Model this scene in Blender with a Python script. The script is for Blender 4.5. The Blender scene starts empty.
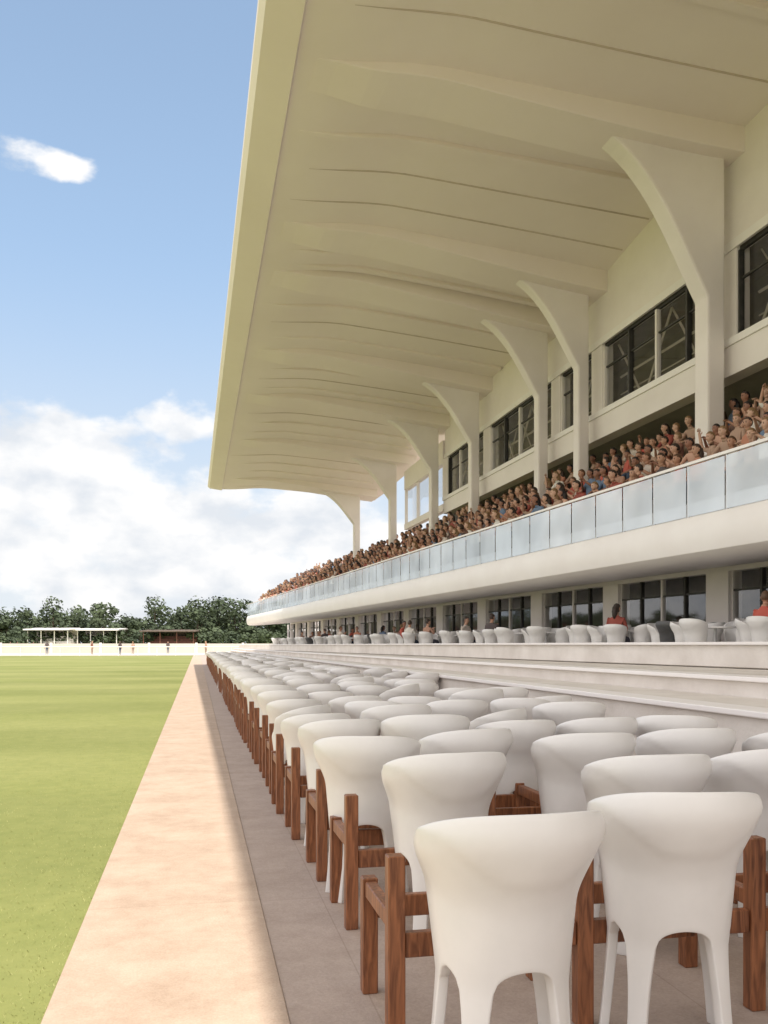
import bpy, math, random, bmesh
from mathutils import Vector, Matrix
random.seed(7)
R=random.random
def U(a,b): return a+(b-a)*random.random()
scene=bpy.context.scene
H=1.35
TH=math.radians(11.7); PH=math.radians(4.65)
CP,SP=math.cos(PH),math.sin(PH)

# ------------------------------------------------------------------ materials
def newmat(name):
    m=bpy.data.materials.new(name); m.use_nodes=True
    nt=m.node_tree; b=nt.nodes['Principled BSDF']
    return m,nt,b
def noisy(name,c1,c2,scale=3.0,rough=0.6,bump=0.0,bscale=40,detail=6,spec=None):
    m,nt,b=newmat(name); N=nt.nodes; L=nt.links
    tc=N.new('ShaderNodeTexCoord'); n=N.new('ShaderNodeTexNoise')
    n.inputs['Scale'].default_value=scale; n.inputs['Detail'].default_value=detail; n.inputs['Roughness'].default_value=.6
    src=tc.outputs['Object']
    L.new(src,n.inputs['Vector'])
    r=N.new('ShaderNodeValToRGB'); r.color_ramp.elements[0].position=.32; r.color_ramp.elements[1].position=.68
    r.color_ramp.elements[0].color=(*c1,1); r.color_ramp.elements[1].color=(*c2,1)
    L.new(n.outputs['Fac'],r.inputs['Fac']); L.new(r.outputs['Color'],b.inputs['Base Color'])
    b.inputs['Roughness'].default_value=rough
    if spec is not None: b.inputs['Specular IOR Level'].default_value=spec
    if bump>0:
        n2=N.new('ShaderNodeTexNoise'); n2.inputs['Scale'].default_value=bscale; n2.inputs['Detail'].default_value=3
        L.new(src,n2.inputs['Vector']); bp=N.new('ShaderNodeBump'); bp.inputs['Strength'].default_value=bump; bp.inputs['Distance'].default_value=.02
        L.new(n2.outputs['Fac'],bp.inputs['Height']); L.new(bp.outputs['Normal'],b.inputs['Normal'])
    return m
M={}
M['paint']=noisy('white_render',(.81,.75,.725),(.88,.825,.80),.6,.7,.12,12)
M['soffit']=noisy('soffit_cream',(.85,.765,.725),(.91,.83,.79),.22,.75)
M['joint_shade']=noisy('soffit_joint_shade',(.52,.44,.37),(.64,.55,.47),.6,.8)  # panel joint strips, with the laps' shadow lines put in as darker colour
M['fascia']=noisy('fascia_white',(.84,.80,.78),(.89,.86,.84),.8,.5)
M['plastic']=noisy('white_plastic',(.745,.73,.715),(.80,.785,.77),4,.32)
M['darkplastic']=noisy('dark_plastic',(.05,.05,.055),(.09,.09,.09),4,.45)
M['step']=noisy('pale_stone',(.64,.59,.54),(.78,.735,.69),1.3,.8,.3,25,10)
M['concrete']=noisy('tier_concrete',(.32,.29,.26),(.45,.42,.38),.9,.85)
M['metal']=noisy('brushed_metal',(.5,.5,.5),(.62,.62,.62),8,.35); M['metal'].node_tree.nodes['Principled BSDF'].inputs['Metallic'].default_value=.8
M['frame']=noisy('dark_frame',(.03,.028,.026),(.06,.055,.05),5,.5)
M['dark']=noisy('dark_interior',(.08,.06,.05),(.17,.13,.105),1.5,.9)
M['truss']=noisy('truss_grey',(.45,.39,.33),(.6,.53,.46),3,.6)
M['red']=noisy('rust_paint',(.16,.06,.045),(.22,.09,.06),1,.6)
M['bark']=noisy('bark',(.05,.035,.025),(.10,.075,.05),2,.9)

def wood():
    m,nt,b=newmat('stained_wood'); N=nt.nodes; L=nt.links
    tc=N.new('ShaderNodeTexCoord'); mp=N.new('ShaderNodeMapping'); mp.inputs['Scale'].default_value=(14,14,1.6)
    L.new(tc.outputs['Object'],mp.inputs['Vector'])
    n=N.new('ShaderNodeTexNoise'); n.inputs['Scale'].default_value=3; n.inputs['Detail'].default_value=8; n.inputs['Distortion'].default_value=1.2
    L.new(mp.outputs['Vector'],n.inputs['Vector'])
    r=N.new('ShaderNodeValToRGB'); r.color_ramp.elements[0].position=.3; r.color_ramp.elements[1].position=.72
    r.color_ramp.elements[0].color=(.10,.032,.013,1); r.color_ramp.elements[1].color=(.36,.14,.06,1)
    L.new(n.outputs['Fac'],r.inputs['Fac']); L.new(r.outputs['Color'],b.inputs['Base Color'])
    b.inputs['Roughness'].default_value=.42
    bp=N.new('ShaderNodeBump'); bp.inputs['Strength'].default_value=.2; L.new(n.outputs['Fac'],bp.inputs['Height']); L.new(bp.outputs['Normal'],b.inputs['Normal'])
    return m
M['wood']=wood()

def paving(name,ca,cb,bw,bl,mort):
    m,nt,b=newmat(name); N=nt.nodes; L=nt.links
    tc=N.new('ShaderNodeTexCoord')
    n=N.new('ShaderNodeTexNoise'); n.inputs['Scale'].default_value=2.4; n.inputs['Detail'].default_value=12; n.inputs['Roughness'].default_value=.8
    L.new(tc.outputs['Object'],n.inputs['Vector'])
    r=N.new('ShaderNodeValToRGB'); r.color_ramp.elements[0].position=.33; r.color_ramp.elements[1].position=.67
    r.color_ramp.elements[0].color=(*ca,1); r.color_ramp.elements[1].color=(*cb,1); L.new(n.outputs['Fac'],r.inputs['Fac'])
    n3=N.new('ShaderNodeTexNoise'); n3.inputs['Scale'].default_value=90; n3.inputs['Detail'].default_value=4
    L.new(tc.outputs['Object'],n3.inputs['Vector'])
    br=N.new('ShaderNodeTexBrick'); br.offset=.0
    br.inputs['Scale'].default_value=1; br.inputs['Brick Width'].default_value=bw; br.inputs['Row Height'].default_value=bl
    br.inputs['Mortar Size'].default_value=.004; br.inputs['Mortar Smooth'].default_value=.5
    br.inputs['Color1'].default_value=(1,1,1,1); br.inputs['Color2'].default_value=(.96,.955,.95,1); br.inputs['Mortar'].default_value=(mort,mort*.98,mort*.96,1)
    mp=N.new('ShaderNodeMapping'); mp.inputs['Location'].default_value=(.55,0,0); L.new(tc.outputs['Object'],mp.inputs['Vector']); L.new(mp.outputs['Vector'],br.inputs['Vector'])
    mx=N.new('ShaderNodeMix'); mx.data_type='RGBA'; mx.blend_type='MULTIPLY'; mx.inputs[0].default_value=1
    L.new(r.outputs['Color'],mx.inputs[6]); L.new(br.outputs['Color'],mx.inputs[7])
    mx2=N.new('ShaderNodeMix'); mx2.data_type='RGBA'; mx2.blend_type='MULTIPLY'; mx2.inputs[0].default_value=.32
    L.new(mx.outputs[2],mx2.inputs[6]); L.new(n3.outputs['Fac'],mx2.inputs[7]); L.new(mx2.outputs[2],b.inputs['Base Color'])
    b.inputs['Roughness'].default_value=.8
    bp=N.new('ShaderNodeBump'); bp.inputs['Strength'].default_value=.25; bp.inputs['Distance'].default_value=.01
    L.new(n3.outputs['Fac'],bp.inputs['Height']); L.new(bp.outputs['Normal'],b.inputs['Normal'])
    return m
M['pave_edge']=paving('sandstone_kerb',(.46,.335,.245),(.64,.50,.39),.9,2.4,.82)
M['pave_aisle']=paving('aisle_paving',(.43,.335,.275),(.58,.47,.405),1.2,2.4,.82)
M['track']=noisy('pale_track',(.48,.44,.38),(.58,.54,.48),.1,.9)

def grassmat():
    m,nt,b=newmat('mown_grass'); N=nt.nodes; L=nt.links
    tc=N.new('ShaderNodeTexCoord')
    def noise(s,d=6):
        n=N.new('ShaderNodeTexNoise'); n.inputs['Scale'].default_value=s; n.inputs['Detail'].default_value=d; n.inputs['Roughness'].default_value=.65
        L.new(tc.outputs['Object'],n.inputs['Vector']); return n
    a=noise(.12,5); c=noise(7,7)
    r=N.new('ShaderNodeValToRGB'); r.color_ramp.elements[0].position=.3; r.color_ramp.elements[1].position=.7
    r.color_ramp.elements[0].color=(.195,.220,.070,1); r.color_ramp.elements[1].color=(.275,.285,.112,1)
    L.new(a.outputs['Fac'],r.inputs['Fac'])
    r2=N.new('ShaderNodeValToRGB'); r2.color_ramp.elements[0].position=.25; r2.color_ramp.elements[1].position=.75
    r2.color_ramp.elements[0].color=(.86,.885,.86,1); r2.color_ramp.elements[1].color=(1.1,1.07,1.08,1)
    L.new(c.outputs['Fac'],r2.inputs['Fac'])
    w=N.new('ShaderNodeTexWave'); w.bands_direction='Y'; w.inputs['Scale'].default_value=.045; w.inputs['Distortion'].default_value=.6; w.inputs['Detail'].default_value=2
    L.new(tc.outputs['Object'],w.inputs['Vector'])
    r3=N.new('ShaderNodeValToRGB'); r3.color_ramp.elements[0].position=.3; r3.color_ramp.elements[1].position=.7
    r3.color_ramp.elements[0].color=(.91,.92,.90,1); r3.color_ramp.elements[1].color=(1.05,1.04,1.05,1)
    L.new(w.outputs['Fac'],r3.inputs['Fac'])
    m1=N.new('ShaderNodeMix'); m1.data_type='RGBA'; m1.blend_type='MULTIPLY'; m1.inputs[0].default_value=1
    m2=N.new('ShaderNodeMix'); m2.data_type='RGBA'; m2.blend_type='MULTIPLY'; m2.inputs[0].default_value=1
    L.new(r.outputs['Color'],m1.inputs[6]); L.new(r2.outputs['Color'],m1.inputs[7]); L.new(m1.outputs[2],m2.inputs[6]); L.new(r3.outputs['Color'],m2.inputs[7])
    L.new(m2.outputs[2],b.inputs['Base Color']); b.inputs['Roughness'].default_value=.9; b.inputs['Specular IOR Level'].default_value=.1
    f=noise(60,4); bp=N.new('ShaderNodeBump'); bp.inputs['Strength'].default_value=.25; bp.inputs['Distance'].default_value=.02
    L.new(f.outputs['Fac'],bp.inputs['Height']); L.new(bp.outputs['Normal'],b.inputs['Normal'])
    return m
M['grass']=grassmat()
M['blade']=noisy('grass_blade',(.29,.305,.11),(.38,.38,.16),3,.8)

def leafmat():
    m,nt,b=newmat('tree_foliage'); N=nt.nodes; L=nt.links
    g=N.new('ShaderNodeNewGeometry'); tc=N.new('ShaderNodeTexCoord')
    n=N.new('ShaderNodeTexNoise'); n.inputs['Scale'].default_value=.16; n.inputs['Detail'].default_value=4; L.new(tc.outputs['Object'],n.inputs['Vector'])
    ad=N.new('ShaderNodeMath'); ad.operation='MULTIPLY_ADD'; ad.inputs[1].default_value=.22; L.new(g.outputs['Random Per Island'],ad.inputs[0]); L.new(n.outputs['Fac'],ad.inputs[2])
    r=N.new('ShaderNodeValToRGB'); r.color_ramp.elements[0].position=.4; r.color_ramp.elements[1].position=.9
    r.color_ramp.elements[0].color=(.040,.060,.034,1); r.color_ramp.elements[1].color=(.088,.118,.055,1)
    L.new(ad.outputs[0],r.inputs['Fac']); L.new(r.outputs['Color'],b.inputs['Base Color']); b.inputs['Roughness'].default_value=.8
    return m
M['leaf']=leafmat()

def glassmat(name,tint,base,rough=.03,gl=(.9,.95,1)):
    m=bpy.data.materials.new(name); m.use_nodes=True; nt=m.node_tree; N=nt.nodes; L=nt.links; N.clear()
    o=N.new('ShaderNodeOutputMaterial'); t=N.new('ShaderNodeBsdfTransparent'); t.inputs[0].default_value=(*tint,1)
    g=N.new('ShaderNodeBsdfGlossy'); g.inputs['Roughness'].default_value=rough; g.inputs['Color'].default_value=(*gl,1)
    f=N.new('ShaderNodeLayerWeight'); f.inputs['Blend'].default_value=.5
    p=N.new('ShaderNodeMath'); p.operation='POWER'; p.inputs[1].default_value=4; L.new(f.outputs['Facing'],p.inputs[0])
    ad=N.new('ShaderNodeMath'); ad.operation='MULTIPLY_ADD'; ad.inputs[1].default_value=.8; ad.inputs[2].default_value=base; ad.use_clamp=True; L.new(p.outputs[0],ad.inputs[0])
    mx=N.new('ShaderNodeMixShader'); L.new(ad.outputs[0],mx.inputs[0]); L.new(t.outputs[0],mx.inputs[1]); L.new(g.outputs[0],mx.inputs[2])
    L.new(mx.outputs[0],o.inputs[0]); return m
M['winglass']=glassmat('window_glass',(.85,.85,.85),.09)
def railglass():
    m=bpy.data.materials.new('balustrade_glass'); m.use_nodes=True; nt=m.node_tree; N=nt.nodes; L=nt.links; b=N['Principled BSDF']; o=N['Material Output']
    b.inputs['Base Color'].default_value=(.78,.87,.99,1); b.inputs['Roughness'].default_value=.05
    b.inputs['Specular IOR Level'].default_value=1.0
    t=N.new('ShaderNodeBsdfTransparent'); t.inputs[0].default_value=(.88,.95,1,1)
    tc=N.new('ShaderNodeTexCoord'); n=N.new('ShaderNodeTexNoise'); n.inputs['Scale'].default_value=.5; L.new(tc.outputs['Object'],n.inputs['Vector'])
    mr=N.new('ShaderNodeMapRange'); mr.inputs['From Min'].default_value=.35; mr.inputs['From Max'].default_value=.65; mr.inputs['To Min'].default_value=.58; mr.inputs['To Max'].default_value=.84; L.new(n.outputs['Fac'],mr.inputs['Value'])
    mx=N.new('ShaderNodeMixShader'); L.new(mr.outputs[0],mx.inputs[0])
    L.new(t.outputs[0],mx.inputs[1]); L.new(b.outputs[0],mx.inputs[2]); L.new(mx.outputs[0],o.inputs[0]); return m
M['railglass']=railglass()

def randmat(name,cols,rough=.8):
    m,nt,b=newmat(name); N=nt.nodes; L=nt.links
    oi=N.new('ShaderNodeObjectInfo'); r=N.new('ShaderNodeValToRGB'); r.color_ramp.interpolation='CONSTANT'
    e=r.color_ramp.elements
    while len(e)<len(cols): e.new(.5)
    for i,c in enumerate(cols): e[i].position=i/len(cols)
    for i,c in enumerate(cols): e[i].color=(*c,1)
    L.new(oi.outputs['Random'],r.inputs['Fac']); L.new(r.outputs['Color'],b.inputs['Base Color']); b.inputs['Roughness'].default_value=rough
    return m
M['shirt']=randmat('shirt_cloth',[(.42,.24,.17),(.30,.07,.05),(.55,.48,.42),(.16,.09,.07),(.48,.10,.07),(.60,.36,.26),(.14,.20,.30),(.45,.30,.22),(.22,.10,.07),(.7,.66,.6),(.5,.22,.14),(.09,.07,.07)])
M['trouser']=randmat('trouser_cloth',[(.05,.05,.07),(.2,.14,.1),(.08,.06,.05),(.3,.22,.16),(.04,.06,.10)])
M['skin']=randmat('skin',[(.52,.30,.21),(.44,.23,.15),(.30,.14,.09),(.58,.36,.26),(.48,.27,.18)],.55)
M['hair']=randmat('hair',[(.03,.018,.012),(.10,.05,.025),(.015,.01,.01),(.22,.13,.06),(.05,.03,.02)],.6)
M['shoe']=noisy('shoe_leather',(.02,.015,.012),(.05,.04,.03),5,.5)
M['eye']=noisy('eye_dark',(.02,.015,.01),(.03,.02,.015),5,.2)
M['lip']=noisy('lips',(.32,.10,.08),(.36,.12,.10),5,.5)

# ------------------------------------------------------------------ mesh helpers
class MB:
    def __init__(s): s.v=[]; s.f=[]; s.m=[]; s.mats=[]
    def mi(s,k):
        if k not in s.mats: s.mats.append(k)
        return s.mats.index(k)
    def add(s,vs,fs,k):
        o=len(s.v); i=s.mi(k); s.v+= [tuple(p) for p in vs]
        for f in fs: s.f.append([o+a for a in f]); s.m.append(i)
    def hexa(s,p,k):
        s.add(p,[(0,3,2,1),(4,5,6,7),(0,1,5,4),(1,2,6,5),(2,3,7,6),(3,0,4,7)],k)
    def box(s,x0,x1,y0,y1,z0,z1,k):
        s.hexa([(x0,y0,z0),(x1,y0,z0),(x1,y1,z0),(x0,y1,z0),(x0,y0,z1),(x1,y0,z1),(x1,y1,z1),(x0,y1,z1)],k)
    def sbox(s,u0,u1,v0,v1,z0,z1,k):
        s.hexa([SW(u0,v0,z0),SW(u0,v1,z0),SW(u1,v1,z0),SW(u1,v0,z0),SW(u0,v0,z1),SW(u0,v1,z1),SW(u1,v1,z1),SW(u1,v0,z1)],k)
    def squad(s,u0,u1,v,z0,z1,k):
        s.add([SW(u0,v,z0),SW(u1,v,z0),SW(u1,v,z1),SW(u0,v,z1)],[(0,1,2,3)],k)
    def tube(s,pts,rad,k,n=8,cap=True,sq=1.0):
        vs=[]
        P=[Vector(p) for p in pts]
        for i,p in enumerate(P):
            t=(P[min(i+1,len(P)-1)]-P[max(i-1,0)]).normalized()
            a=Vector((1,0,0)) if abs(t.x)<.8 else Vector((0,1,0))
            x=t.cross(a).normalized(); y=t.cross(x)
            for j in range(n):
                an=2*math.pi*j/n; vs.append(p+x*math.cos(an)*rad[i]+y*math.sin(an)*rad[i]*sq)
        fs=[]
        for i in range(len(P)-1):
            for j in range(n):
                a=i*n+j; b=i*n+(j+1)%n; fs.append((a,b,b+n,a+n))
        if cap: fs.append(tuple(range(n-1,-1,-1))); fs.append(tuple((len(P)-1)*n+j for j in range(n)))
        s.add(vs,fs,k)
    def mesh(s,name,smooth=False):
        me=bpy.data.meshes.new(name); me.from_pydata(s.v,[],s.f)
        for k in s.mats: me.materials.append(M[k])
        me.polygons.foreach_set('material_index',s.m)
        if smooth: me.polygons.foreach_set('use_smooth',[True]*len(me.polygons))
        me.update(); return me
    def obj(s,name,parent=None,smooth=False,bevel=0,fix=True):
        me=s.mesh(name,smooth)
        if fix:
            bm=bmesh.new(); bm.from_mesh(me); bmesh.ops.recalc_face_normals(bm,faces=bm.faces); bm.to_mesh(me); bm.free()
        o=bpy.data.objects.new(name,me); scene.collection.objects.link(o)
        if parent: o.parent=parent
        if bevel:
            b=o.modifiers.new('bevel','BEVEL'); b.width=bevel; b.segments=2; b.limit_method='ANGLE'
        return o
def empty(name):
    o=bpy.data.objects.new(name,None); scene.collection.objects.link(o); return o
def inst(me,name,loc,rz=0,sc=1,parent=None,rx=0):
    o=bpy.data.objects.new(name,me); scene.collection.objects.link(o)
    o.location=loc; o.rotation_euler=(rx,0,rz); o.scale=(sc,sc,sc)
    if parent: o.parent=parent
    return o
def SW(u,v,z):
    if z>3.6: z=z-.075*(u-20)*(z-3.6)/9.2
    return (v*CP-u*SP, u*CP+v*SP, H+z)
def ucol(px,v):
    d=900*v/(.96*(px-120)); return (d-v*.2815)/.96

# ------------------------------------------------------------------ ground
def sheet(name,x0,x1,y0,y1,z,k):
    b=MB(); b.add([(x0,y0,z),(x1,y0,z),(x1,y1,z),(x0,y1,z)],[(0,1,2,3)],k); return b.obj(name)
sheet('ground',-1500,1500,-400,3000,-.075,'grass')
sheet('racecourse_lawn',-400,-.56,-60,122,-.045,'grass')
sheet('perimeter_road',-400,400,122.5,175,-.03,'track')
b=MB(); b.box(-.55,.325,-40,118,-.2,0,'pave_edge'); b.obj('kerb_paving',bevel=.004)
b=MB(); b.box(.3265,30,-40,118,-.2,-.006,'pave_aisle'); b.obj('aisle_pavement')

b=MB()
vs=[];fs=[]
for i in range(36000):
    t=R()**1.5; y=2.2+t*18; x=-.56-R()**1.3*(1.0+y*.55)
    h=U(.005,.013); w=U(.0015,.003); a=R()*6.28; dx,dy=math.cos(a)*w,math.sin(a)*w; lx,ly=U(-.012,.012),U(-.012,.012)
    o=len(vs); vs+=[(x-dx,y-dy,-.047),(x+dx,y+dy,-.047),(x+lx,y+ly,-.045+h)]; fs.append((o,o+1,o+2))
b.add(vs,fs,'blade'); b.obj('grass',fix=False)

# terrace steps
def wall_line(b,xa,xb,z0,z1,xa2,xb2,k,ya=-20,yb=84):
    b.hexa([(xa,ya,z0),(xa2,ya,z0),(xb2,yb,z0),(xb,yb,z0),(xa,ya,z1),(xa2,ya,z1),(xb2,yb,z1),(xb,yb,z1)],k)
b=MB()
wall_line(b,4.35,2.95,-.1,.82,30,12,'step')
wall_line(b,4.30,2.90,.82,.87,4.62,3.2,'fascia')
wall_line(b,6.3,3.3,.8,.98,30,12,'step')
wall_line(b,6.22,3.24,.98,1.03,6.6,3.6,'fascia')
wall_line(b,10.3,3.7,1.0,1.35,10.55,3.95,'step')
wall_line(b,10.22,3.64,1.35,1.40,10.63,4.03,'fascia')
b.obj('terrace_steps',bevel=.01)

# ------------------------------------------------------------------ grandstand
gs=empty('grandstand')
CV=14.4
cols=[ucol(p,CV) for p in (707,580,540,473,433,392,356)]
cols=[cols[0]-16.5,cols[0]-8.2]+cols
UEND=57.5
WALL_END=cols[6]
def vfront(u): return (1.24+(17-u)*.0148+u*SP)/CP
def sm(x): x=max(0,min(1,x)); return x*x*(3-2*x)
b=MB()
us=[-16+i*.5 for i in range(int((UEND+16)/.5)+1)]
ribs=cols
ribset=sorted(ribs+[UEND+3,-16])
def vault(u):
    for a,c in zip(ribset,ribset[1:]):
        if a<=u<=c:
            t=(u-a)/(c-a); return .09*math.sin(math.pi*t)
    return 0
NV=26
def droop(u):
    return .75*sm((u-20)/8)
def soff(u,v):
    vf=vfront(u); tt=(v-vf-.92)/(16.2-vf-.92); tt=max(0,tt)
    return 12.6+.28*sm(tt/.3)+vault(u)*sm(tt/.3)-droop(u)*tt**1.7
grid=[]
for u in us:
    vf=vfront(u); row=[]
    row.append(SW(u,vf,13.18)); row.append(SW(u,vf-.02,12.78)); row.append(SW(u,vf+.10,12.62)); row.append(SW(u,vf+.85,12.50)); row.append(SW(u,vf+.9,12.60))
    for j in range(NV):
        t=j/(NV-1); v=vf+.92+t*(16.2-vf-.92)
        row.append(SW(u,v,soff(u,v)))
    row.append(SW(u,16.3,14.3)); row.append(SW(u,9,14.6))
    grid.append(row)
nr=len(grid[0]); vs=[p for r in grid for p in r]; fs=[]
for i in range(len(us)-1):
    for j in range(nr):
        a=i*nr+j; c=i*nr+(j+1)%nr; fs.append((a,c,c+nr,a+nr))
fs.append(tuple(range(nr))); fs.append(tuple((len(us)-1)*nr+j for j in range(nr)))
b.add(vs,fs,'soffit'); o=b.obj('canopy_roof',gs,smooth=True)
m=o.modifiers.new('es','EDGE_SPLIT'); m.split_angle=math.radians(28)
def rib(b,u,w,dep,v0f,mind,k='soffit',v1=15.6,arch=0,tip=.25):
    n=28; sec=[]
    for i in range(n+1):
        t=i/n; vf=vfront(u); v=vf+v0f+t*(v1-vf-v0f)
        d=mind*sm(t*7)+.004+dep*sm(t*1.1)
        du=arch*(1-t)**2.5
        top=soff(u+du,v); z=top-d
        ww=w*(tip+(1-tip)*sm(t*5))
        sec.append([SW(u+du-ww/2,v,top+.3),SW(u+du-ww/2,v,z+.02),SW(u+du-ww/2+.02,v,z),SW(u+du+ww/2-.02,v,z),SW(u+du+ww/2,v,z+.02),SW(u+du+ww/2,v,top+.3)])
    vs=[p for s in sec for p in s]; fs=[]
    for i in range(n):
        for j in range(5):
            a=i*6+j; fs.append((a,a+1,a+7,a+6))
    fs.append(tuple(range(6))); fs.append(tuple(n*6+j for j in range(6)))
    b.add(vs,fs,k)
b=MB()
for u in cols: rib(b,u,1.35,.42,1.3,.18,arch=-.15,tip=.8)
b.obj('canopy_ribs',gs)
b=MB()
allr=sorted(cols)
for a,c in zip(allr,allr[1:]+[UEND+2]):
    for t in ((.3,.52,.74) if c-a>5 else (.36,.68)):
        u=a+(c-a)*t
        if u<UEND-.5:
            q=R()
            if q<.5: rib(b,u,.045,.004,.93+U(0,1.2),.026,arch=-.12,v1=14.9,k='joint_shade',tip=.6)
            else: rib(b,u,.25,.03,.93+U(0,1.2),.10,arch=-.12,v1=14.9,k='soffit',tip=.6)
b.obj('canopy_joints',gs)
b=MB()
def bez(p0,p1,p2,p3,n):
    o=[]
    for i in range(n+1):
        t=i/n; a=(1-t)**3; c=3*t*(1-t)**2; d=3*t*t*(1-t); e=t**3
        o.append((a*p0[0]+c*p1[0]+d*p2[0]+e*p3[0],a*p0[1]+c*p1[1]+d*p2[1]+e*p3[1]))
    return o
for i,u in enumerate(cols):
    big=i<3
    w=.28 if big else .19
    vb=14.72 if big else 14.62; vl=14.2 if big else 14.22
    W_=3.0 if big else 2.3; Hh=3.7 if big else 2.8
    zt=soff(u,14.0-W_*.5)-.40
    v0=vl-W_
    curve=bez((v0,zt+.03),(v0+W_*.50,zt-.16*Hh),(vl-.28*W_,zt-Hh*.62),(vl,zt-Hh),16)
    prof=[(vb,2.6),(vb,zt+.5),(v0-.25,zt+.5),(v0-.25,zt+.08)]+curve+[(vl,zt-Hh-.6),(vl,2.6)]
    n=len(prof)
    vs=[SW(u-w,v,z) for v,z in prof]+[SW(u+w,v,z) for v,z in prof]
    fs=[tuple(range(n)),tuple(range(2*n-1,n-1,-1))]+[(j,(j+1)%n,(j+1)%n+n,j+n) for j in range(n)]
    b.add(vs,fs,'paint')
b.obj('canopy_columns',gs,bevel=.06)
b=MB(); U0=-12
b.sbox(U0,WALL_END,15.0,15.4,10.1,13.6,'paint')
b.sbox(U0,WALL_END,14.92,15.4,6.85,7.75,'paint')
b.sbox(U0,WALL_END,14.86,14.918,7.6,7.78,'fascia')
b.sbox(U0,WALL_END,14.95,14.998,10.05,10.28,'fascia')
for u in cols[:7]: b.sbox(u-.35,u+.35,15.003,15.4,7.75,10.1,'paint')
b.obj('upper_wall',gs)
b=MB()
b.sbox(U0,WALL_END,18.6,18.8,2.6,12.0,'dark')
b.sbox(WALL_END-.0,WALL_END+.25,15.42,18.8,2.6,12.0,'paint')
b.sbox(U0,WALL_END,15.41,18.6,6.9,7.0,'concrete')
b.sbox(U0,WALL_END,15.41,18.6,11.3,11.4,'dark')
b.obj('interior_shell',gs)
fr=MB(); gl=MB(); tr=MB()
bays=list(zip(cols[:6],cols[1:7]))
for a,c in bays:
    a+=.36; c-=.36; n=max(2,round((c-a)/1.5)); w=(c-a)/n
    fr.sbox(a,c,15.10,15.2,7.755,7.86,'frame'); fr.sbox(a,c,15.10,15.2,9.98,10.095,'frame')
    fr.sbox(a,c,15.11,15.19,9.25,9.30,'frame')
    for i in range(n+1):
        x=a+i*w; fr.sbox(x-.045,x+.045,15.05,15.2,7.86,9.98,'frame' if i%2 else 'paint')
    for i in range(n):
        gl.squad(a+i*w+.05,a+(i+1)*w-.05,15.14,7.86,9.98,'winglass')
        x0,x1=a+i*w,a+(i+1)*w
        p,q=(x0,x1) if i%2 else (x1,x0)
        tr.tube([SW(p,15.6,7.8),SW(q,15.6,10.1)],[.045,.045],'truss',4)
        if R()<.6: tr.tube([SW(q,15.75,7.8),SW(p,15.75,10.1)],[.03,.03],'truss',4)
    for zz,rr in ((8.4,.025),(9.0,.045),(9.6,.03)): tr.tube([SW(a,15.68,zz),SW(c,15.68,zz)],[rr,rr],'truss',4)
a,c=cols[6]+.3,cols[7]-.3
fr.sbox(a,c,15.0,15.3,7.1,7.5,'paint'); fr.sbox(a,c,15.0,15.3,9.9,11.2,'paint')
for i in range(4):
    x=a+(c-a)*i/3; fr.sbox(x-.05,x+.05,15.05,15.2,7.5,9.9,'paint')
gl.squad(a,c,15.12,7.5,9.9,'winglass')
fr.obj('window_frames',gs); gl.obj('window_glass',gs,fix=False); tr.obj('window_trusses',gs)
BE=80
b=MB()
prof=[(11.02,2.84),(11.02,2.53),(10.84,2.53),(10.80,2.46),(10.76,2.25),(10.77,2.0),(10.84,1.82),(11.0,1.74),(11.5,1.72),(14.6,1.97),(14.6,2.84)]
def sweep(b,prof,ul,k):
    n=len(prof); vs=[]
    for u in ul: vs+=[SW(u,v,z) for v,z in prof]
    fs=[]
    for i in range(len(ul)-1):
        for j in range(n): a=i*n+j; c=i*n+(j+1)%n; fs.append((a,c,c+n,a+n))
    fs.append(tuple(range(n))); fs.append(tuple((len(ul)-1)*n+j for j in range(n)))
    b.add(vs,fs,k)
sweep(b,prof,[-12,20,50,BE],'fascia')
o=b.obj('balcony_slab',gs,smooth=True); m=o.modifiers.new('es','EDGE_SPLIT'); m.split_angle=math.radians(40)
b=MB()
b.sbox(-12,BE,11.03,11.75,2.845,2.86,'concrete')
for i in range(6): b.sbox(-12,BE if i<5 else WALL_END,11.75+.8*i,11.75+.8*(i+1)+(.0 if i<5 else 2.2),2.5,2.86+.48*(i+1),'concrete')
b.sbox(WALL_END+.3,BE,15.76,15.95,2.5,5.9,'paint')
b.obj('seating_tiers',gs)
g=MB(); ps=MB(); u=-12
while u<BE-.2:
    g.squad(u+.03,u+1.17,10.905,2.56,3.56,'railglass')
    ps.sbox(u-.02,u+.02,10.92,10.96,2.535,3.58,'metal'); u+=1.2
ps.sbox(-12,BE,10.88,10.94,3.585,3.64,'fascia')
g.obj('balustrade_glass',gs,fix=False); ps.obj('balustrade_rail',gs)
b=MB(); f=MB(); g=MB()
b.sbox(-12,BE,14.7,15.0,1.86,2.5,'paint')
b.sbox(-12,BE,14.7,15.0,-.4,.2,'paint')
u=-12
while u<BE-1:
    bw=5.2; pw=.9
    b.sbox(u,u+pw,14.62,15.02,-.4,1.86,'paint')
    x0,x1=u+pw,u+bw
    n=4
    for i in range(n+1):
        x=x0+(x1-x0)*i/n; f.sbox(x-.04,x+.04,14.72,14.84,.202,1.855,'frame' if i%2 else 'paint')
    f.sbox(x0,x1,14.74,14.82,1.35,1.40,'frame')
    g.squad(x0+.05,x1-.05,14.775,.205,1.85,'winglass')
    u+=bw
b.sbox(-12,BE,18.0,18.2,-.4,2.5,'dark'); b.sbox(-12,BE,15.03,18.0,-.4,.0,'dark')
b.sbox(BE,BE+.2,14.7,18.2,-.4,2.9,'paint')
b.obj('ground_floor_wall',gs); f.obj('ground_floor_frames',gs); g.obj('ground_floor_glass',gs,fix=False)

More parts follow.
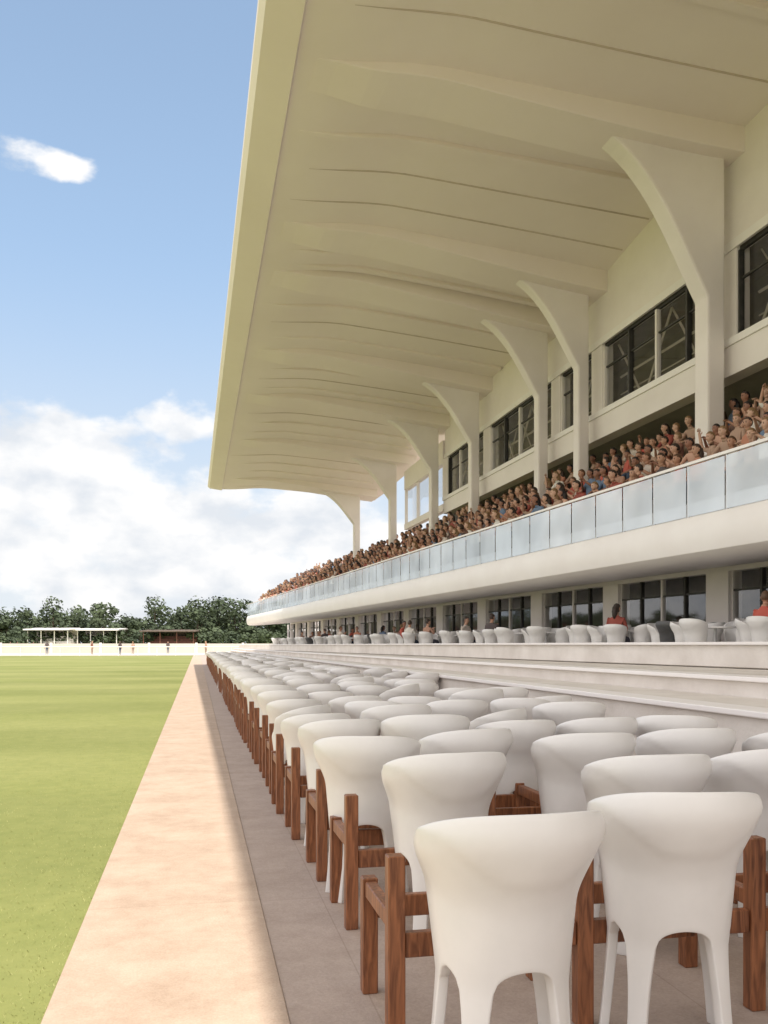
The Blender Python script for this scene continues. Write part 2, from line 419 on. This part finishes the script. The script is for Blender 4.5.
# ------------------------------------------------------------------ armchair
def chair_mesh(name,mat):
    NA=90; AM=math.radians(124); NT=24; NL=10; ZB=.36
    legs=[math.radians(x) for x in (-108,-44,44,108)]; hw=math.radians(17)
    def P(a,z,zt):
        q=abs(a)/AM; t=max(0,(z-ZB)/(zt-ZB))
        flare=.188+.030*t
        fz=(z-.56-.05*q)/.25
        flare+=.062*sm(fz)
        seam=.665+.135*sm((q-.12)/.40)
        flare+=.007*sm((z-seam)/.02)
        flare-=.030*max(0,(t-.80)/.20)**2*(1-.4*q)
        if z<ZB: flare+=.028*((ZB-z)/ZB)**1.3
        xx=math.sin(a)*flare*(1.08+.03*t); yy=-math.cos(a)*flare*(.93 if math.cos(a)>0 else 1.30)
        yy-=.050*t*max(0,math.cos(a))
        return (xx,yy,z)
    vs=[];fs=[];idx={}
    for i in range(NA+1):
        a=-AM+2*AM*i/NA; q=abs(a)/AM
        zt=.893-.10*(q/.75)**2.6 if q<.75 else .793-.13*sm((q-.75)/.25)-.092*(q-.75)
        dl=min(abs(a-l) for l in legs)
        g_=max(0,dl-hw)/math.radians(27)
        zb=ZB-.005+.060*math.sqrt(max(0,1-(1-min(1,g_))**2)) if g_>0 else ZB-.005
        for j in range(NT+1):
            t=j/NT; idx[(i,j)]=len(vs); vs.append(P(a,zb+(zt-zb)*t,zt))
    for i in range(NA):
        for j in range(NT): fs.append((idx[(i,j)],idx[(i+1,j)],idx[(i+1,j+1)],idx[(i,j+1)]))
    for l in legs:
        cs=[i for i in range(NA+1) if abs((-AM+2*AM*i/NA)-l)<=hw+1e-6]
        prev=[idx[(i,0)] for i in cs]
        for k in range(1,NL+1):
            s_=k/NL; z=(ZB-.005)*(1-s_); tp=1-.45*(1-(1-min(1,s_*1.15))**2.2); row=[]
            for i in cs:
                a=-AM+2*AM*i/NA; row.append(len(vs)); vs.append(P(l+(a-l)*tp,z,.8))
            for m_ in range(len(cs)-1): fs.append((row[m_],row[m_+1],prev[m_+1],prev[m_]))
            prev=row
    me=bpy.data.meshes.new('t'); me.from_pydata(vs,[],fs); me.update()
    ob=bpy.data.objects.new('t',me); scene.collection.objects.link(ob)
    s=ob.modifiers.new('s','SOLIDIFY'); s.thickness=.034; s.offset=-1
    s=ob.modifiers.new('b','BEVEL'); s.width=.012; s.segments=2; s.limit_method='ANGLE'; s.angle_limit=math.radians(55)
    bpy.context.view_layer.update()
    ev=bpy.data.meshes.new_from_object(ob.evaluated_get(bpy.context.evaluated_depsgraph_get()))
    bpy.data.objects.remove(ob)
    bd=MB()
    bd.add([v.co[:] for v in ev.vertices],[tuple(p.vertices) for p in ev.polygons],mat)
    n=32; rings=[(.0,.435),(.12,.437),(.160,.448),(.176,.44),(.177,.42),(.16,.41),(0,.41)]
    vv=[];ff=[]
    for r,z in rings:
        for k in range(n):
            a=2*math.pi*k/n; y=-math.cos(a)*r*.93
            if y>0: y*=1.38
            vv.append((math.sin(a)*r*1.05,y,z))
    for i in range(len(rings)-1):
        for k in range(n): ff.append((i*n+k,i*n+(k+1)%n,(i+1)*n+(k+1)%n,(i+1)*n+k))
    bd.add(vv,ff,mat)
    me=bd.mesh(name,True)
    bm=bmesh.new(); bm.from_mesh(me); bmesh.ops.recalc_face_normals(bm,faces=bm.faces); bm.to_mesh(me); bm.free()
    return me
CH=chair_mesh('white_armchair','plastic'); CHD=chair_mesh('dark_armchair','darkplastic')

def frame_mesh(name,L,npost):
    b=MB()
    for i in range(npost):
        x=i*L/(npost-1)
        for y in (0,.46):
            b.box(x-.03,x+.03,y-.03,y+.03,0,.64 if y==0 else .45,'wood')
        b.box(x-.022,x+.022,.034,.426,.38,.44,'wood')
    for y in(0,.46):
        for i in range(npost-1):
            b.box(i*L/(npost-1)+.031,(i+1)*L/(npost-1)-.031,y-.018,y+.018,.29,.375,'wood')
    me=b.mesh(name)
    bm=bmesh.new(); bm.from_mesh(me); bmesh.ops.recalc_face_normals(bm,faces=bm.faces)
    bmesh.ops.bevel(bm,geom=list(bm.edges),offset=.004,segments=1,affect='EDGES'); bm.to_mesh(me); bm.free()
    return me
FR=frame_mesh('wooden_bench_frame',2.75,5)
rows=empty('chair_rows')
near=[(.915,2.62,.03),(1.60,2.86,-.16),(2.28,2.82,-.1),(2.95,2.9,.05),
      (1.10,4.02,.14),(1.98,3.78,-.05),(2.62,3.9,.1),(3.2,3.7,.1),
      (.90,4.80,-.15),(1.50,5.05,.2),(2.10,4.72,.0),(2.80,4.85,-.12),(3.4,4.7,.0)]
for x,y,a in near: inst(CH,'white_armchair',(x,y,-.006),a+U(-.04,.04))
for y,x in ((3.0,.66),(4.25,.72),(5.15,.70)): inst(FR,'wooden_bench_frame',(x,y,-.006),U(-.015,.015))
y=5.95; r=0
while y<66:
    far=y>13
    tw=4.1 if y<10 else 4.1-(y-10)*.018
    x=.90+U(-.03,.05)
    while x<tw-.45:
        n='white_armchair' if not far else 'chair'
        if not (x>1.3 and R()<.09):
            a=U(-.28,.28) if R()<.68 else U(-1.2,1.2)
            inst(CH,n,(x+U(-.05,.05),y+U(-.17,.17),-.006),a,U(.94,1.03),rows if far else None)
        x+=U(.58,.76)
    inst(FR,'wooden_bench_frame' if not far else 'frame',(.66+U(-.02,.02),y+.33,-.006),0,1,rows if far else None)
    y+=U(.95,1.17); r+=1

b=MB()
b.tube([(0,0,.70),(0,0,.735)],[.42,.42],'plastic',28); b.tube([(0,0,.03),(0,0,.1),(0,0,.7)],[.06,.035,.03],'metal',12); b.tube([(0,0,0),(0,0,.03)],[.24,.22],'metal',20)
TB=b.mesh('round_table')

# ------------------------------------------------------------------ people
def person_mesh(name,pose='lap',stand=False,seed=0):
    rnd=random.Random(seed)
    V=[];E=[];RR=[]
    def nd(p,r,par=None):
        V.append(p); RR.append(r if isinstance(r,tuple) else (r,r))
        if par is not None: E.append((par,len(V)-1))
        return len(V)-1
    zo=.42 if stand else 0
    lean=.0 if pose!='lean' else .12
    pel=nd((0,0,.53+zo),(.155,.12))
    sp=nd((0,.0+lean*.3,.72+zo),(.14,.11),pel)
    ch=nd((0,.0+lean,.90+zo),(.17,.12),sp)
    nb=nd((0,.0+lean*1.3,1.03+zo),(.08,.07),ch)
    nt=nd((0,.02+lean*1.5,1.12+zo),(.053,.055),nb)
    arms=[]
    P={'lap':((.23,.05,.74),(.12,.28,.64)),'clap':((.26,.10,.78),(.05,.30,.98)),'raise':((.30,.14,1.05),(.26,.20,1.33)),
       'lean':((.24,.22,.76),(.08,.42,.66)),'cheer':((.33,.10,1.12),(.30,.06,1.40)),'stand':((.25,-.02,.72),(.27,.06,.47))}[pose]
    for s in(-1,1):
        e,w=P
        if pose=='raise' and s<0: e,w=((.23,.05,.74),(.12,.28,.64))
        sh=nd((s*.175,lean,.98+zo),(.062,.06),ch)
        e=(s*e[0],e[1]+lean*.5,e[2]+zo); w=(s*w[0],w[1]+lean*.5,w[2]+zo)
        el=nd(e,.045,sh); wr=nd(w,.029,el)
        d=(Vector(w)-Vector(e)).normalized(); hp=Vector(w)+d*.075
        nd(tuple(hp),(.036,.02),wr)
        arms.append((Vector(e),Vector(w),d,hp,s))
        if stand:
            hi=nd((s*.09,0,.88),(.09,.09),pel); kn=nd((s*.10,.02,.48),.06,hi); an=nd((s*.11,-.01,.09),.04,kn); nd((s*.13,.14,.04),(.04,.03),an)
        else:
            hi=nd((s*.10,.08,.52),(.095,.09),pel); kn=nd((s*.13,.44,.50),.066,hi); an=nd((s*.13,.43,.09),.043,kn); nd((s*.14,.58,.045),(.042,.032),an)
    me=bpy.data.meshes.new('t'); me.from_pydata(V,E,[]); ob=bpy.data.objects.new('t',me); scene.collection.objects.link(ob)
    ob.modifiers.new('k','SKIN')
    for i,r in enumerate(RR): me.skin_vertices[0].data[i].radius=r
    me.skin_vertices[0].data[0].use_root=True
    s=ob.modifiers.new('s','SUBSURF'); s.levels=2; s.render_levels=2
    bpy.context.view_layer.update()
    ev=bpy.data.meshes.new_from_object(ob.evaluated_get(bpy.context.evaluated_depsgraph_get())); bpy.data.objects.remove(ob)
    b=MB()
    vs=[v.co.copy() for v in ev.vertices]
    def segd(p,a,c):
        t=max(0,min(1,(p-a).dot(c-a)/(c-a).length_squared)); return (p-(a+(c-a)*t)).length
    b.v=[tuple(v) for v in vs]
    for p in ev.polygons:
        c=sum((vs[i] for i in p.vertices),Vector())/len(p.vertices)
        k='shirt'
        if c.z>1.065+zo and abs(c.x)<.08 and c.y<.25 and (pose!='raise'): k='skin'
        if c.z<.60+zo*.85 : k='trouser'
        if c.z<.085: k='shoe'
        for e,w,d,hp,s_ in arms:
            if segd(c,e+d*.06,hp+d*.03)<.06: k='skin'
        b.f.append(list(p.vertices)); b.m.append(b.mi(k))
    for e,w,d,hp,s_ in arms:
        side=d.cross(Vector((0,0,1)))
        if side.length<.3: side=Vector((0,1,0))
        side.normalize(); nrm=side.cross(d).normalized()
        for q,(off,ln) in enumerate(((-.030,.062),(-.010,.075),(.010,.070),(.029,.055))):
            a=hp+side*off; m1=a+d*ln*.55-nrm*.008; t=m1+d*ln*.5-nrm*.026
            b.tube([a,m1,t],[.0095,.0085,.006],'skin',6)
        a=hp-d*.05-side*.03*s_; m1=a-side*.028*s_+d*.025; t=m1+d*.03-side*.004*s_
        b.tube([a,m1,t],[.011,.010,.007],'skin',6)
    yaw=rnd.uniform(-.5,.5); hc=Vector((0,.04+lean*1.6,1.225+zo))
    rot=Matrix.Rotation(yaw,3,'Z')
    nu,nv=24,18; hv=[];hk=[]
    longh=rnd.random()<.5
    for j in range(nv+1):
        ph=math.pi*j/nv
        for i in range(nu):
            a=2*math.pi*i/nu; x=math.sin(ph)*math.sin(a)*.077; y=math.sin(ph)*math.cos(a)*.096; z=math.cos(ph)*.118
            if z<0: x*=1-.28*(-z/.118); y=y*(1-.12*(-z/.118))+(.012*(-z/.118) if y>0 else .02*(-z/.118))
            if y>.06 and abs(x)<.016 and -.04<z<.02: y+=.022*(1-(abs(x)/.016))*(.02-z)/.05
            if y>.05 and abs(abs(x)-.03)<.014 and 0<z<.022: y-=.007
            hair=(z>.055 and y>-.2) or (y<-.005 and z>-.045) or (y<.03 and z>.03)
            if longh and y<.02 and z<=-.045: hair=True
            if hair:
                n=Vector((x,y,z)).normalized()*.012; x+=n.x;y+=n.y;z+=n.z
            hv.append(hc+rot@Vector((x,y,z))); hk.append(hair)
    fsk=[];fhr=[]
    for j in range(nv):
        for i in range(nu):
            q=(j*nu+i,j*nu+(i+1)%nu,(j+1)*nu+(i+1)%nu,(j+1)*nu+i)
            (fhr if sum(hk[a] for a in q)>=3 else fsk).append(q)
    o=len(b.v); b.v+=[tuple(p) for p in hv]
    for q in fsk: b.f.append([o+a for a in q]); b.m.append(b.mi('skin'))
    for q in fhr: b.f.append([o+a for a in q]); b.m.append(b.mi('hair'))
    def T(x,y,z): return hc+rot@Vector((x,y,z))
    for s in(-1,1):
        b.tube([T(s*.03,.080,.010),T(s*.03,.0885,.010)],[.010,.007],'eye',8)
        b.tube([T(s*.020,.0895,.028),T(s*.042,.083,.028)],[.004,.003],'hair',6)
        b.tube([T(s*.074,-.005,-.025),T(s*.084,-.010,.0),T(s*.080,-.012,.022)],[.009,.016,.010],'skin',8)
    b.tube([T(-.022,.083,-.053),T(0,.093,-.054),T(.022,.083,-.053)],[.003,.006,.003],'lip',6)
    if longh:
        b.tube([T(0,-.05,.02),T(0,-.085,-.08),T(0,-.09,-.18),T(0,-.085,-.25)],[.075,.07,.055,.03],'hair',10)
    b.tube([T(0,-.01,-.14),T(0,-.0,-.06)],[.052,.05],'skin',12)
    return b.mesh(name,True)
poses=['lap','clap','raise','lean','lap','clap','cheer','lean']
PM=[person_mesh('seated_spectator',p,False,i) for i,p in enumerate(poses)]
wts=[4,4,1,4,4,3,.6,4]
crowd=empty('spectator_crowd')
alpha=math.pi/2+PH
for row in range(5):
    u=9+U(0,.4)
    while u<BE-.6:
        v=11.93+.8*row
        skip=R()<.05 or (row in(2,3) and any(abs(u-c)<.75 for c in cols))
        if not skip:
            x,y_,_=SW(u,v,0)
            z=H+2.86+.48*row
            nearp=u<19
            m_=random.choices(PM,wts)[0]
            inst(m_,'seated_spectator' if nearp else 'spectator',(x+U(-.05,.05),y_,z),alpha+U(-.5,.25),U(1.03,1.14),None if nearp else crowd)
        u+=U(.52,.68)

# terrace furniture and diners
dine=empty('terrace_dining_furniture')
diners=empty('terrace_diners')
u=6
while u<66:
    for v in (11.7,13.3):
        if R()<.06: continue
        uu=u+U(-.4,.4); vv=v+U(-.25,.25)
        px,py,_=SW(uu,vv,0)
        inst(TB,'round_table',(px,py,.985),0,1,dine)
        for k in range(4):
            a=k*math.pi/2+U(-.35,.35)+.5
            m_=CH if R()<.95 else CHD
            cx,cy=px+math.cos(a)*.66,py+math.sin(a)*.66
            inst(m_,'chair',(cx,cy,.985),a+math.pi/2,U(.95,1.0),dine)
            if m_ is CH and R()<.14:
                inst(random.choice((PM[0],PM[4],PM[1])),'diner',(cx-math.cos(a)*.03,cy-math.sin(a)*.03,.99),a+math.pi/2,1.0,diners)
    u+=1.9

def pt(px,d):
    r_=(px-384)/900*d; return d*math.sin(TH)+r_*math.cos(TH), d*math.cos(TH)-r_*math.sin(TH)
SP1=person_mesh('standing_person','stand',True,50)
for px in (10,17,33,47,92,120,133,168,206):
    X,Y=pt(px,U(125,155))
    inst(SP1,'standing_person',(X,Y,-.03),R()*6,1.1)
# ------------------------------------------------------------------ distant structures
def pavilion(name,px0,px1,d,h,mat,roofk):
    x0,y0=pt(px0,d); x1,y1=pt(px1,d); L=math.hypot(x1-x0,y1-y0)
    b=MB(); dep=6
    b.box(0,L,0,dep,0,.5,'step')
    for i in range(5): b.box(.3,L-.3,1+i*.9,dep-.3,.5+i*.55,.5+(i+1)*.55,mat)
    n=max(3,int(L/3))
    for i in range(n+1):
        x=.2+(L-.4)*i/n
        b.box(x-.08,x+.08,.3,.46,.5,h-.3,mat)
    b.box(0,L,dep-.25,dep,.5,h,'dark' if mat=='red' else 'step')
    b.hexa([(-.4,-.6,h-.2),(L+.4,-.6,h-.2),(L+.4,dep+.4,h+.1),(-.4,dep+.4,h+.1),(-.4,-.6,h+.05),(L+.4,-.6,h+.05),(L+.4,dep+.4,h+.4),(-.4,dep+.4,h+.4)],roofk)
    o=b.obj(name); o.location=(x0,y0,-.03); o.rotation_euler=(0,0,math.atan2(y1-y0,x1-x0)); return o
pavilion('white_pavilion',26,68,184,4.6,'fascia','fascia')
pavilion('white_pavilion',76,117,188,4.6,'fascia','fascia')
pavilion('red_pavilion',142,194,188,4.3,'red','dark')
b=MB()
for i in range(90):
    x=-130+i*2.4; b.tube([(x,121,-.05),(x,121,1.05)],[.05,.04],'fascia',6)
b.tube([(-132,121,1.1),(90,121,1.1)],[.06,.06],'fascia',8)
b.obj('running_rail')
b=MB(); x=-160
while x<70:
    b.box(x,x+7.6,160,160.25,-.05,1.6,'track'); b.box(x+7.6,x+8,159.9,160.35,-.05,1.75,'step'); x+=8
b.obj('perimeter_wall')
def treeline(name,specs):
    vs=[];fs=[]; tb=MB()
    for (x,y,h,w,n) in specs:
        cl=[]
        for k in range(10):
            a=R()*6.28; rr=R()**.5*w*.36; zz=h*U(.3,.84)
            cl.append((x+math.cos(a)*rr,y+math.sin(a)*rr,zz,w*U(.16,.30)*(1.15-zz/h*.4)))
        cl.append((x,y,h*.8,w*.22))
        for k in range(n):
            cx,cy,cz,cr=random.choice(cl)
            d=Vector((random.gauss(0,1),random.gauss(0,1),random.gauss(0,1))).normalized()*cr*U(.55,1.08)
            c=Vector((cx+d.x,cy+d.y,cz+d.z*.85)); s=U(.2,.46)
            n1=(d.normalized()+Vector((U(-.6,.6),U(-.6,.6),U(-.6,.6)))).normalized()
            t1=n1.cross(Vector((.3,.2,1))).normalized()*s; t2=n1.cross(t1).normalized()*s*U(.6,1)
            o=len(vs); vs+=[c-t1,c-t2*.8,c+t1,c+t2]; fs.append((o,o+1,o+2,o+3))
        tb.tube([(x,y,-.1),(x+U(-.2,.2),y,h*.3),(x+U(-.5,.5),y,h*.7)],[.32,.24,.08],'bark',7)
        for k in range(4):
            c=cl[k]; tb.tube([(x,y,h*.3),(c[0],c[1],c[2])],[.15,.05],'bark',5)
    tb.add(vs,fs,'leaf'); return tb.obj(name,fix=False)
sp=[]
x=-190
while x<150:
    h=U(8.0,13.4); sp.append((x,U(203,212),h,h*U(.62,.85),1050)); x+=U(3.4,6.4)
x=-220
while x<170:
    h=U(7.5,11); sp.append((x,U(222,232),h,h*1.15,800)); x+=U(2.6,4.4)
x=-190
while x<150:
    h=U(3,5.5); sp.append((x,U(197,200),h,h*1.5,450)); x+=U(3,5)
treeline('distant_trees',sp)

# ------------------------------------------------------------------ light
S=Vector((.079,-.5,1)).normalized()
el=math.asin(S.z); rot=math.atan2(S.x,S.y)
L=bpy.data.lights.new('sun','SUN'); L.energy=5; L.angle=math.radians(.35); L.color=(1,.935,.84)
lo=bpy.data.objects.new('sun',L); scene.collection.objects.link(lo); lo.rotation_euler=S.to_track_quat('Z','Y').to_euler(); lo.location=(0,-20,60)
w=bpy.data.worlds.new('World'); scene.world=w; w.use_nodes=True; nt=w.node_tree; N=nt.nodes; K=nt.links
bg=N['Background']; bg.inputs['Strength'].default_value=.15
sk=N.new('ShaderNodeTexSky'); sk.sky_type='NISHITA'; sk.sun_disc=False; sk.sun_elevation=el; sk.sun_rotation=rot
sk.air_density=1.0; sk.dust_density=1.0; sk.ozone_density=1.2
tc=N.new('ShaderNodeTexCoord'); sx=N.new('ShaderNodeSeparateXYZ'); K.new(tc.outputs['Generated'],sx.inputs[0])
def mth(op,a,b_=None,c=None,clamp=False):
    n=N.new('ShaderNodeMath'); n.operation=op; n.use_clamp=clamp
    for i,q in enumerate((a,b_,c)):
        if q is None: continue
        if isinstance(q,(int,float)): n.inputs[i].default_value=q
        else: K.new(q,n.inputs[i])
    return n.outputs[0]
X,Y,Z=sx.outputs
az=mth('ARCTAN2',X,Y)
hor=mth('SQRT',mth('ADD',mth('ADD',mth('MULTIPLY',X,X),mth('MULTIPLY',Y,Y)),1e-5))
e=mth('DIVIDE',Z,hor)
cb=N.new('ShaderNodeCombineXYZ'); K.new(az,cb.inputs[0]); K.new(mth('MULTIPLY',e,1.5),cb.inputs[1])
n1=N.new('ShaderNodeTexNoise'); n1.inputs['Scale'].default_value=11; n1.inputs['Detail'].default_value=9; n1.inputs['Roughness'].default_value=.54; K.new(cb.outputs[0],n1.inputs['Vector'])
def azp(px): return TH+math.atan((px-384)/900)
def ep(px,py): return (645-py)/900*math.cos(math.atan((px-384)/900))
blobs=[(60,492,115,82,1.1),(-80,520,140,85,1),(150,545,190,78,1.1),(290,555,190,78,1),(182,418,48,28,.7),(32,158,72,20,.62)]
cur=None
for px,py,rx,ry,top in blobs:
    a=mth('DIVIDE',mth('SUBTRACT',az,azp(px)),rx/900); c=mth('DIVIDE',mth('SUBTRACT',e,ep(px,py)),ry/900*.96)
    v=mth('SUBTRACT',top,mth('ADD',mth('MULTIPLY',a,a),mth('MULTIPLY',c,c)))
    cur=v if cur is None else mth('MAXIMUM',cur,v)
cur=mth('MAXIMUM',cur,-1.6)
n2=N.new('ShaderNodeTexNoise'); n2.inputs['Scale'].default_value=2.6; n2.inputs['Detail'].default_value=3; K.new(tc.outputs['Generated'],n2.inputs['Vector'])
away=mth('MULTIPLY',mth('SUBTRACT',mth('ABSOLUTE',mth('SUBTRACT',az,.05)),.42),4,clamp=True)
els=mth('SUBTRACT',mth('MULTIPLY',mth('SUBTRACT',n2.outputs['Fac'],.30),9),mth('MULTIPLY',mth('SUBTRACT',1,away),8))  # cloud cover added outside the view, to light the shaded stand
els=mth('MINIMUM',els,1.0)
cur=mth('MAXIMUM',cur,els)
den=mth('ADD',mth('MULTIPLY',cur,.75),mth('MULTIPLY',mth('SUBTRACT',n1.outputs['Fac'],.5),3.2))
mr=N.new('ShaderNodeMapRange'); mr.interpolation_type='SMOOTHSTEP'; mr.inputs['From Min'].default_value=-.12; mr.inputs['From Max'].default_value=.48; K.new(den,mr.inputs['Value'])
n3=N.new('ShaderNodeTexNoise'); n3.inputs['Scale'].default_value=14; n3.inputs['Detail'].default_value=6
mp=N.new('ShaderNodeMapping'); mp.inputs['Location'].default_value=(.02,.05,3); K.new(cb.outputs[0],mp.inputs['Vector']); K.new(mp.outputs['Vector'],n3.inputs['Vector'])
cr=N.new('ShaderNodeValToRGB'); cr.color_ramp.elements[0].position=.36; cr.color_ramp.elements[1].position=.58
cr.color_ramp.elements[0].color=(5.3,5.55,5.9,1); cr.color_ramp.elements[1].color=(7.2,7.1,7.0,1); K.new(n3.outputs['Fac'],cr.inputs['Fac'])
bri=N.new('ShaderNodeMix'); bri.data_type='RGBA'; bri.blend_type='MULTIPLY'; K.new(away,bri.inputs[0]); K.new(cr.outputs[0],bri.inputs[6]); bri.inputs[7].default_value=(1.6,1.51,1.45,1)  # added off-view clouds made brighter, lifting the light under the canopy
hz=N.new('ShaderNodeMapRange'); hz.interpolation_type='SMOOTHSTEP'; hz.inputs['From Min'].default_value=.75; hz.inputs['From Max'].default_value=.0; hz.inputs['To Min'].default_value=.5; hz.inputs['To Max'].default_value=1; K.new(e,hz.inputs['Value'])
hc=N.new('ShaderNodeMapRange'); hc.interpolation_type='SMOOTHSTEP'; hc.inputs['From Min'].default_value=.0; hc.inputs['From Max'].default_value=.45; K.new(e,hc.inputs['Value'])
hm=N.new('ShaderNodeMix'); hm.data_type='RGBA'; K.new(hc.outputs[0],hm.inputs[0]); hm.inputs[6].default_value=(5.4,5.8,6.15,1); hm.inputs[7].default_value=(3.3,4.7,6.6,1)
mh=N.new('ShaderNodeMix'); mh.data_type='RGBA'; K.new(hz.outputs[0],mh.inputs[0]); K.new(sk.outputs[0],mh.inputs[6]); K.new(hm.outputs[2],mh.inputs[7])
mc=N.new('ShaderNodeMix'); mc.data_type='RGBA'; K.new(mth('MULTIPLY',mr.outputs[0],.94),mc.inputs[0]); K.new(mh.outputs[2],mc.inputs[6]); K.new(bri.outputs[2],mc.inputs[7])
K.new(mc.outputs[2],bg.inputs['Color'])

# ------------------------------------------------------------------ camera
c=bpy.data.cameras.new('camera'); co=bpy.data.objects.new('camera',c); scene.collection.objects.link(co); scene.camera=co
co.location=(0,0,H); co.rotation_euler=(math.pi/2,0,-TH)
c.sensor_fit='VERTICAL'; c.sensor_height=24; c.lens=900/1024*24; c.shift_y=133/1024; c.clip_end=4000; c.clip_start=.05
scene.view_settings.view_transform='Standard'; scene.view_settings.look='None'; scene.view_settings.exposure=0
